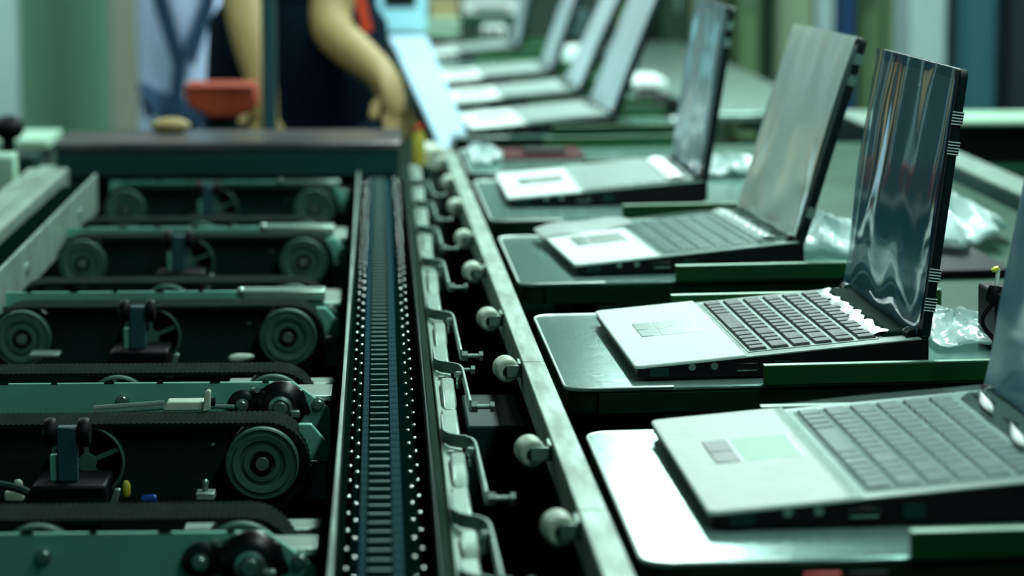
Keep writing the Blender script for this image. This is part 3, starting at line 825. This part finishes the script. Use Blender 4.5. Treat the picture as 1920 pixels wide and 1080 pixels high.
    def lf(u, v):
        y = -W+.004 + (2*W+.002)*u; z = .006+(LH-.006)*v
        q = u*7.5 + .35*math.sin(v*2.6+ph) + .5*(1-v)**2*math.sin(v*9.1+u*3)
        x = -.0040 - amp*(.5+.5*math.sin(q+ph))*(.25+.75*math.sin(v*PI)**.6) - .0007*math.sin(2.3*q+ph)
        if v < .25: x -= .0035*math.sin(u*13+ph)*(1-v/.25)*v*4
        return (x, y, z)
    fm = {'sharp': M['film'], 'front': M['film_front'], 'third': M['film_milky'], 'fourth': M['film_streak']}.get(style, M['film_blue'])
    lm(MB().sheet(lf, 70, 50)).build('screen_film', fm, lid_)
    # film flap standing out from the far edge
    if style in ('sharp', 'third', 'fourth'):
        lm(MB().sheet(lambda u, v: (-.002-.004*math.sin(v*PI)*u, W-.002+.012*u*math.sin(v*PI)**2, .02+(LH-.03)*v), 6, 40)).build('film_flap', M['film'], lid_)
    # pads on the near edge, glints painted on as white stripes
    spots = {'sharp': (.030, .058, .178, .206), 'third': (.035, .200, .226), 'fourth': (.2, .225)}.get(style, ())
    for z in spots:
        p_ = lm(MB().box(-.0012, .0092, -W-.0012, -W+.001, z, z+.013)).build('edge_pad', M['lid'] if style == 'sharp' else M['button'], lid_)
        if style == 'sharp':
            for k in range(5): lm(MB().box(-.0016, .0096, -W-.0018, -W-.0010, z+.0006+k*.0028, z+.0015+k*.0028)).build('glint_stripe', M['stripe'], p_)
    lm(MB().cyl((-.0012, -.02, .10+.133), (-1,0,0), .001, .0006, 8)).build('camera_dot', M['stripe'], lid_)
    return root
laptop((1222, 787), (1335, 965), .452, 10, 'nearest laptop, blurred, cut by the right edge of the photo, pale greenish touchpad', 'front', 1.065)
laptop((1117, 583), (1195, 690), .452, 8.0, 'laptop in sharp focus with clear film on its dark blue screen and striped tape', 'sharp')
laptop((1010, 432), (1080, 497), .452, 17.5, 'laptop behind the sharp one, lid tipped far back under wrinkled milky film', 'third')
laptop((930, 325), (955, 374), .452, 9.0, 'fourth laptop from the front with a narrow upright lid and shiny keys', 'fourth', 1.05)
def lap_at(x, yn, tip, label, yaw=0):
    # corners expressed through the same function by projecting the wanted corner points
    def proj(p):
        q = MR @ p; d = q - EYE
        s = FPX/d.dot(FW); return (960 + d.dot(RT)*s, 540 - d.dot(UP)*s)
    A = Vector((x, yn, zH(.438))); Bp = Vector((x - .357*math.sin(yaw), yn+.357*math.cos(yaw), zH(.438)))
    return laptop(proj(Bp), proj(A), .452, tip, label, 'far', keys=False)
lap_at(.232, TR[5][0]+.03, 22, 'fifth laptop, pale and blurred, first one beyond the empty tray', .03)
lap_at(.222, TR[6][0]+.03, 25, 'sixth laptop, whitish in heavy blur, lid rising past the top of the photo', 0)
lap_at(.215, TR[7][0]+.03, 20, 'seventh laptop, whitish, small in the heavy blur', 0)
lap_at(.200, TR[9][0]-.25, 14, 'farthest laptop, a pale strip with a thin bluish lid left of the others', 0)

# plastic bags
def bag(px, py, H, rx, ry, rz, label, seed, cat='bag', m='bag'):
    c = GR(px, py, H); rn = random.Random(seed)
    ph = [rn.random()*6 for _ in range(6)]
    mb = MB(); nu, nv = 48, 20
    def fn(u, v):
        a = 2*PI*u; r = math.cos((v-.5)*PI)**.6
        cr = 1 + .16*math.sin(3*a+ph[0]) + .10*math.sin(7*a+ph[1]+3*v) + .05*math.sin(13*a+ph[2]+6*v)
        z = (v**1.3)*(1+.25*math.sin(5*a+ph[3])+.15*math.sin(11*a+9*v+ph[4]))
        return (rx*r*cr*math.cos(a), ry*r*cr*math.sin(a), .001+rz*z)
    mb.sheet(fn, nu, nv)
    o = mb.build('plastic_bag', M[m]); o.matrix_world = MR @ T(c.x, c.y, zH(H)); return tag(o, label, cat)
bag(1790, 628, .452, .050, .11, .020, 'clear crumpled polythene bag on the sharp tray behind its lid', 3)
bag(1545, 465, .452, .055, .13, .034, 'milky polythene bag on the third tray between the two lids', 5)
bag(1745, 450, .474, .085, .20, .055, 'large pale plastic bag heaped right of the in-focus lid', 8)
bag(1365, 325, .452, .05, .10, .025, 'small clear bag behind the fourth laptop lid', 11)
bag(905, 300, .452, .03, .14, .02, 'white film lying on the left end of the empty tray', 13, 'film')
# dark booklet under the big bag
q = GR(1770, 498, .474)
t = tag(MB().prism(rrect(-.05, .06, -.12, .10, .01), 'z', 0, .010).build('folder', M['black'], bev=.001), 'thin black folder under the large pale plastic bag', 'folder'); t.matrix_world = MR @ T(q.x, q.y, zH(.474))
# black adapter with a yellow-tipped plug
q = GR(1868, 650, .452)
t = thing('power_adapter', 'black power adapter with a yellow-tipped plug standing beside the sharp tray', 'adapter', mw=MR @ T(q.x, q.y, zH(.452)))
B(-.008, .030, -.03, .05, 0, .058).build('body', M['black'], t, .003)
MB().lathe([(.007, 0), (.009, .004), (.008, .014), (.006, .018)], (-.008, -.02, .046), (.15, 0, 1), 16).build('plug_grip', M['black'], t)
p_ = MB().cyl((-.005, -.02, .064), (.1, 0, 1), .0022, .016, 12).build('plug_barrel', M['white_item'], t)
MB().lathe([(.004, 0), (.0042, .003), (.002, .004)], (-.0055, -.02, .079), (-.5, 0, 1), 12).build('plug_tip', M['yellow'], p_)
MB().tube([(-.008 - .012*math.sin(PI*k/12), -.025, .012+.036*k/12) for k in range(13)], .0022, 8).build('cable', M['black'], t)
# reddish board on the empty tray
q = GR(1010, 300, .452)
t = thing('circuit_board', 'dim reddish circuit board on the empty tray', 'board', mw=MR @ T(q.x, q.y, zH(.452)))
B(-.08, .08, 0, .2, 0, .004).build('board', M['pcb'], t); B(-.02, .05, .05, .12, .004, .012).build('heatsink', M['black'], t, .001)
# markers at the lower edge of the nearest tray
q = GR(1487, 1024, .470)
t = tag(B(-.012, .014, -.004, .004, 0, .006).build('tray_marker', M['red_mark'], bev=.001), 'small red marker on the nearest tray below its laptop', 'marker'); t.matrix_world = MR @ T(q.x, TR[0][0]-.007, zH(.466))
t = tag(B(-.014, .014, -.004, .004, 0, .006).build('tray_marker', M['black'], bev=.001), 'small black marker right of the red one on the nearest tray', 'marker'); t.matrix_world = MR @ T(q.x+.032, TR[0][0]-.007, zH(.466))

# mid-distance clutter right of the laptops
def item(px0, px1, py0, py1, Y, depth, m, name, label, cat, extra=None, stand=True):
    a, b = V(px0, py1, Y), V(px1, py0, Y)
    t = thing(name, label, cat, ((a.x+b.x)/2, Y, a.z)); h = (b.x-a.x)/2; H_ = b.z-a.z
    B(-h, h, 0, depth, 0, H_).build('body', M[m], t, min(.006, H_*.2))
    if extra == 'lid': B(-h-.004, h+.004, -.004, depth+.004, H_, H_+.012).build('lid', M[m], t, .003)
    if extra == 'knobs':
        for s in (-.5, .3): MB().cyl((h*s, 0, H_*.5), (0,-1,0), .012, .012, 14).build('knob', M['black'], t)
    if extra == 'slot': B(-h*.6, h*.6, -.003, 0, H_*.4, H_*.6).build('slot', M['black'], t)
    return t
item(1560, 1640, 322, 400, 4.9, .3, 'pale_item', 'parts_bin', 'pale green parts bin between the two tipped lids', 'bin', 'lid')
item(1180, 1250, 150, 186, 7.2, .3, 'white_item', 'scanner', 'small white device right of the far laptops', 'device', 'slot')
item(1200, 1260, 186, 212, 6.6, .3, 'black', 'tool_tray', 'black tool tray beside the far laptops', 'tray')
for (px, py, lab) in ((1222, 224, 'shiny ball-shaped lamp knob beyond the fourth laptop, left one'), (1262, 228, 'shiny ball-shaped lamp knob beyond the fourth laptop, right one')):
    p = V(px, py, 6.3); tag(MB().ball((0,0,0), .012, 16).build('metal_ball', M['steel'], loc=p), lab, 'knob')
# long pale side table running away on the right
t = thing('work_table', 'long pale work table running away behind the upright lids', 'table', mw=MR @ T(0, 0, 0))
zt = zH(.50)
MB().prism([(.80, 6.35), (1.10, 6.35), (1.10, 9.4), (.78, 9.4)], 'z', zt-.02, zt).build('top', M['steel_dull'], t, .003)
for x, y in ((1.04, 6.5), (1.04, 9.2)): B(x-.015, x+.02, y-.02, y+.02, 0, zt-.02).build('leg', M['steel_dull'], t); B(.9, x-.015, y-.02, y+.02, zt-.05, zt-.02).build('arm', M['steel_dull'], t)
# dark machine with pale top beam on the right
Yb_ = 6.0
a, b = V(1592, 236, Yb_), V(2060, 224, Yb_)
t = thing('cross_machine', 'long dark machine with a pale green top beam at the right', 'machine', (a.x, Yb_, 0))
L_ = b.x-a.x
B(0, L_, 0, .25, a.z, b.z).build('top_beam', M['pale_item'], t, .004)
zz = V(1592, 312, Yb_).z
B(.02, L_, .04, .22, zz, a.z).build('dark_body', M['black'], t)
B(0, L_, -.02, .25, zz-.05, zz).build('lower_beam', M['bed'], t, .004)
for x in (.04, L_*.5, L_-.04): B(x-.02, x+.02, .05, .15, 0, zz-.05).build('leg', M['teal_dark'], t)
item(1600, 1640, 232, 330, 5.7, .2, 'pale_item', 'gear_box', 'pale green gearbox at the left end of the dark machine', 'gearbox', 'knobs')

# clutter at the far end of the laptop line
item(868, 975, 0, 34, 9.5, .3, 'white_item', 'monitor_box', 'bright white box at the top centre beyond the far laptops', 'box', 'slot')
item(806, 860, 8, 40, 9.0, .3, 'cardboard', 'cardboard_box', 'beige box left of the bright white box', 'box', 'lid')
item(800, 1000, 36, 46, 8.9, .4, 'bed', 'shelf_edge', 'green shelf under the bright white box', 'shelf')
item(800, 862, 46, 72, 8.8, .2, 'pale_item', 'tool_case', 'pale green case under the green shelf', 'case', 'lid')
item(905, 950, 48, 74, 8.8, .2, 'white_item', 'tape_dispenser', 'small greyish white device right of the pale green case', 'device', 'knobs')
item(1045, 1100, 20, 62, 9.2, .2, 'grey_blue', 'monitor', 'grey-blue monitor between the farthest laptop lids', 'monitor', 'slot')
item(1130, 1180, 0, 45, 9.8, .2, 'olive', 'storage_bin', 'olive bin at the top edge between the pale lids', 'bin', 'lid')
item(1035, 1100, 88, 114, 7.7, .12, 'white_item', 'paper_stack', 'bright white stack between the farthest laptops', 'stack')
cabinet(1196, 1232, 10.6, M['pale_green'], 'pale green tall case left of the dark green cabinet', 1.33, 'tall_case')
item(700, 800, -60, 62, 7.9, .3, 'sky_item', 'plastic_crate', 'light blue plastic crate at the top centre behind the worker', 'crate', 'slot')
# pale bluish panel leaning by the worker's hand
p0, p1, p2, p3 = V(728, 66, 6.4), V(800, 66, 6.4), V(882, 262, 5.35), V(826, 276, 5.35)
t = thing('leaning_panel', 'pale bluish film-wrapped panel slanting down beside the worker\'s hand', 'panel')
nn = (p1-p0).cross(p3-p0).normalized()*.012
MB().add([p0, p1, p2, p3, p0+nn, p1+nn, p2+nn, p3+nn], [(0,1,2,3), (7,6,5,4), (0,4,5,1), (1,5,6,2), (2,6,7,3), (3,7,4,0)]).build('panel', M['white_cloth'], t, .003)
a_ = (p3+p2)/2
B(a_.x-.07, a_.x+.05, a_.y-.02, a_.y+.12, a_.z-.05, a_.z-.006).build('foot_block', M['nylon'], t, .006)
B(a_.x-.02, a_.x+.02, a_.y+.02, a_.y+.08, 0, a_.z-.05).build('stand', M['teal_dark'], t)
p = V(785, 250, 5.3)
t = thing('bottle', 'small yellow capped bottle below the worker\'s hand', 'bottle', (p.x, 5.3, p.z-.02))
MB().lathe([(.012, -.04), (.012, .015), (.006, .024), (.006, .028)], (0,0,0), (0,0,1), 16).build('body', M['yellow_conn'], t)
MB().lathe([(.007, .027), (.007, .036)], (0,0,0), (0,0,1), 16).build('cap', M['red'], t)
B(-.02, .02, -.02, .02, -p.z+.02, -.04).build('stand', M['teal_dark'], t)

# dark blue post behind the cross plate
p = V(504, 100, 5.6)
t = thing('post', 'slim dark blue post standing before the worker in navy', 'post', (p.x, 5.6, 0))
B(-.014, .014, -.01, .02, 0, 1.9).build('shaft', M['post_paint'], t, .003)
B(-.03, .03, -.03, .04, 0, .02).build('foot', M['teal_dark'], t)
# orange bin
a, b = V(345, 222, 5.75), V(482, 166, 5.75)
t = thing('orange_bin', 'orange tapered bin seen above the dark cross plate', 'bin', ((a.x+b.x)/2, 5.75, a.z))
h = (b.x-a.x)/2; hh = b.z-a.z
MB().prism([(-h*.25, 0), (h*.45, 0), (h, hh*.35), (h*.95, hh), (-h, hh), (-h*.9, hh*.4)], 'y', 0, .16).build('shell', M['orange'], t, .006)
MB().prism([(-h*.97, hh), (h*.93, hh), (h*.93, hh+.006), (-h*.97, hh+.006)], 'y', -.003, .163).build('rim', M['orange'], t, .002)
B(-.02, .02, .05, .09, -a.z, 0).build('stand', M['teal_dark'], t)
p = Vector((V(335, 232, 5.2).x, 5.0, zc0+.012))
tag(MB().ball((0,0,0), .035, 20, 1.0, .7, .4).build('cloth_bundle', M['skin'], loc=p), 'small beige bundle lying on the cross plate left of the orange bin', 'cloth')

# ================================================================== PEOPLE
def skin_chain(name, verts, edges, m, parent, root=0, sub=2):
    me = bpy.data.meshes.new(name); me.from_pydata([tuple(v[0]) for v in verts], edges, []); me.materials.append(m)
    o = bpy.data.objects.new(name, me); C.objects.link(o)
    if parent is not None: o.parent = parent
    o.modifiers.new('skin', 'SKIN').use_smooth_shade = True
    sv = me.skin_vertices[0].data if me.skin_vertices else None
    if sv is None:
        bm = bmesh.new(); bm.from_mesh(me); bm.verts.layers.skin.verify(); bm.to_mesh(me); bm.free(); sv = me.skin_vertices[0].data
    for i, v in enumerate(verts):
        r = v[1] if isinstance(v[1], tuple) else (v[1], v[1]); sv[i].radius = r
    sv[root].use_root = True
    s_ = o.modifiers.new('sub', 'SUBSURF'); s_.levels = sub; s_.render_levels = sub
    return o
def hand_chain(verts, edges, wrist_i, wrist, palm_dir, side_dir):
    """adds palm, four fingers and a thumb to a body chain"""
    pd = palm_dir.normalized(); sd = side_dir.normalized(); nd = pd.cross(sd)
    n = len(verts); pc = wrist + pd*.055
    verts.append((pc, (.034, .018))); edges.append((wrist_i, n))
    for k, (off, ln) in enumerate(((-.028, .068), (-.009, .078), (.010, .074), (.028, .060))):
        b0 = wrist + pd*.088 + sd*off; b1 = b0 + pd*ln*.5 + nd*.010; b2 = b0 + pd*ln*.82 + nd*.034
        i = len(verts)
        verts += [(b0, .0095), (b1, .0085), (b2, .0075)]; edges += [(n, i), (i, i+1), (i+1, i+2)]
    i = len(verts)
    verts += [(wrist + pd*.045 - sd*.038, .0115), (wrist + pd*.085 - sd*.055 + nd*.012, .0095)]; edges += [(n, i), (i, i+1)]
def person(loc, rz, label, joints, cloth, top, trousers, hands, sleeve, wide=1.0):
    root = thing('person', label, 'person', loc, rz)
    inv = root_inv = (T(*loc) @ Matrix.Rotation(rz, 4, 'Z')).inverted()
    J = {k: Vector(v) for k, v in joints.items()}
    v = [(J['pelvis'], (.15, .11)), (J['waist'], (.135, .10)), (J['chest'], (.16, .115)), (J['neck0'], (.075, .07)), (J['neck'], .055), (J['jaw'], (.062, .07)), (J['head'], (.078, .095)), (J['crown'], (.06, .075)),
         (J['nose'], .016)]
    e = [(0,1), (1,2), (2,3), (3,4), (4,5), (5,6), (6,7), (5,8)]
    for s in ('L', 'R'):
        i = len(v)
        v += [(J['sh'+s], .060), (J['el'+s], .050), (J['fa'+s], .047), (J['wr'+s], .033)]
        e += [(2, i), (i, i+1), (i+1, i+2), (i+2, i+3)]
        hand_chain(v, e, i+3, J['wr'+s], J['hd'+s]-J['wr'+s], hands[s])
        i = len(v)
        v += [(J['hip'+s], .085), (J['knee'+s], .058), (J['ank'+s], .040), (J['toe'+s], (.038, .025))]
        e += [(0, i), (i, i+1), (i+1, i+2), (i+2, i+3)]
    body = skin_chain('body', v, e, M['skin'], root)
    # shirt: torso plus sleeves
    v = [(J['pelvis']-Vector((0,0,.05)), (.172*wide, .130)), (J['waist'], (.160*wide, .122)), (J['chest'], (.182*wide, .135)), (J['neck0'], (.085, .08))]
    e = [(0,1), (1,2), (2,3)]
    for s in ('L', 'R'):
        i = len(v); m_ = J['sh'+s].lerp(J['el'+s], sleeve)
        v += [(J['sh'+s], .075), (m_, .064)]; e += [(2, i), (i, i+1)]
    skin_chain('shirt', v, e, top, root)
    v = [(J['pelvis']+Vector((0,0,.03)), (.165, .125))]; e = []
    for s in ('L', 'R'):
        i = len(v)
        v += [(J['hip'+s], .105), (J['knee'+s], .075), (J['ank'+s]+Vector((0,0,.03)), .062)]
        e += [(0, i), (i, i+1), (i+1, i+2)]
    skin_chain('trousers', v, e, trousers, root)
    hc = J['head']+Vector((0, .015, .03))
    MB().ball(hc, .098, 20, .92, 1.05, .95).build('hair', M['hair'], root)
    for s in ('L', 'R'):
        d = Vector((.06 if s == 'R' else -.06, 0, -.01))
    for s in ('L', 'R'):
        MB().lathe([(.05, -.04), (.052, .0), (.045, .04)], J['ank'+s]-Vector((0,0,.02)), (0,0,1), 14).build('shoe_collar', M['black'], root)
        f = J['toe'+s]-J['ank'+s]; f.z = 0; c = J['ank'+s].lerp(J['toe'+s], .55); c.z = .045
        o = MB().ball((0,0,0), .05, 14, 1, 2.6, .9).build('shoe', M['black'], root); o.location = c; o.rotation_euler[2] = math.atan2(-f.x, f.y)
    return root
def body_joints(hipx, z0=0, w=.17, s=1.0):
    return dict(pelvis=(0,0,.90*s), waist=(0,0,1.04*s), chest=(0,0,1.24*s), neck0=(0,0,1.38*s), neck=(0,0,1.43*s), jaw=(0,-.02,1.48*s), head=(0,0,1.55*s), crown=(0,.01,1.61*s), nose=(0,-.11,1.52*s),
                hipL=(-.09,0,.84*s), hipR=(.09,0,.84*s), kneeL=(-.10,-.02,.47*s), kneeR=(.10,-.02,.47*s), ankL=(-.10,.02,.09), ankR=(.10,.02,.09), toeL=(-.11,-.12,.04), toeR=(.11,-.12,.04),
                shL=(-.185,0,1.33*s), shR=(.185,0,1.33*s))
# worker in navy: pose points measured at his own distance
YW = 6.25
base = Vector((V(568, 100, YW).x, YW, 0))
def loc_(px, py, dy=0): return V(px, py, YW+dy) - base
j = body_joints(0)
j['shR'] = tuple(loc_(655, -140, -.02)); j['elR'] = tuple(loc_(612, 52, -.14)); j['wrR'] = tuple(loc_(728, 150, -.30)); j['faR'] = tuple(loc_(655, 90, -.20)); j['hdR'] = tuple(loc_(748, 225, -.34))
j['shL'] = tuple(loc_(440, -150, -.02)); j['elL'] = tuple(loc_(462, 20, -.16)); j['faL'] = tuple(loc_(475, 85, -.20)); j['wrL'] = tuple(loc_(492, 165, -.24)); j['hdL'] = tuple(loc_(500, 235, -.26))
wk = person(tuple(base), 0, 'worker in dark navy clothes reaching down to the line, bare forearms, head out of view', j, None, M['navy'], M['navy'],
            {'L': Vector((1,0,0)), 'R': Vector((1,.2,.2))}, .75, 1.18)
# red strap and apron on the worker
a, b, c_ = loc_(668, -60, -.16), loc_(678, 10, -.16), loc_(690, 60, -.15)
MB().ribbon([a, b, c_], .004, .022, up=(0, -1, 0)).build('strap', M['red'], wk)
_m = MB(); _m.x = T(-.01, 0, 0) @ Matrix.Diagonal((1, .78, 1, 1)); _m.lathe([(.17, 1.16), (.195, 1.12), (.205, .95), (.215, .75), (.225, .50), (.215, .50), (.17, 1.0)], (0,0,0), (0,0,1), 40); _m.build('apron', M['navy'], wk)
# colleague in a lilac coat behind to the left
YP = 7.4
b2 = Vector((V(348, 100, YP).x, YP, 0))
j = body_joints(0)
j.update(shL=(-.15, 0, 1.33), shR=(.15, 0, 1.33), elL=(-.15, .04, 1.05), faL=(-.14, .0, .94), wrL=(-.13, -.04, .83), hdL=(-.12, -.06, .74), elR=(.15, .04, 1.05), faR=(.14, .0, .94), wrR=(.13, -.04, .83), hdR=(.12, -.06, .74))
c2 = person(tuple(b2), 0, 'colleague in a pale lilac coat with a dark blue sash, far left behind the post', j, None, M['lilac'], M['denim'], {'L': Vector((0,1,0)), 'R': Vector((0,1,0))}, 1.7)
_m = MB(); _m.x = Matrix.Diagonal((1, .66, 1, 1)); _m.lathe([(.05, 1.40), (.13, 1.37), (.185, 1.28), (.180, 1.05), (.205, .80), (.225, .55), (.215, .55), (.17, .95)], (0,0,0), (0,0,1), 36); _m.build('coat', M['lilac'], c2)
MB().ribbon([(-.13, -.150, 1.25), (-.08, -.160, 1.12), (-.01, -.165, .97), (-.03, -.170, .84), (-.05, -.175, .70)], .006, .06, up=(0, -1, 0)).build('sash', M['denim'], c2)
MB().ribbon([(.15, -.13, 1.28), (.11, -.145, 1.12), (.03, -.166, .98)], .006, .06, up=(0, -1, 0)).build('sash', M['denim'], c2)

c2.scale = (.60, .9, 1)
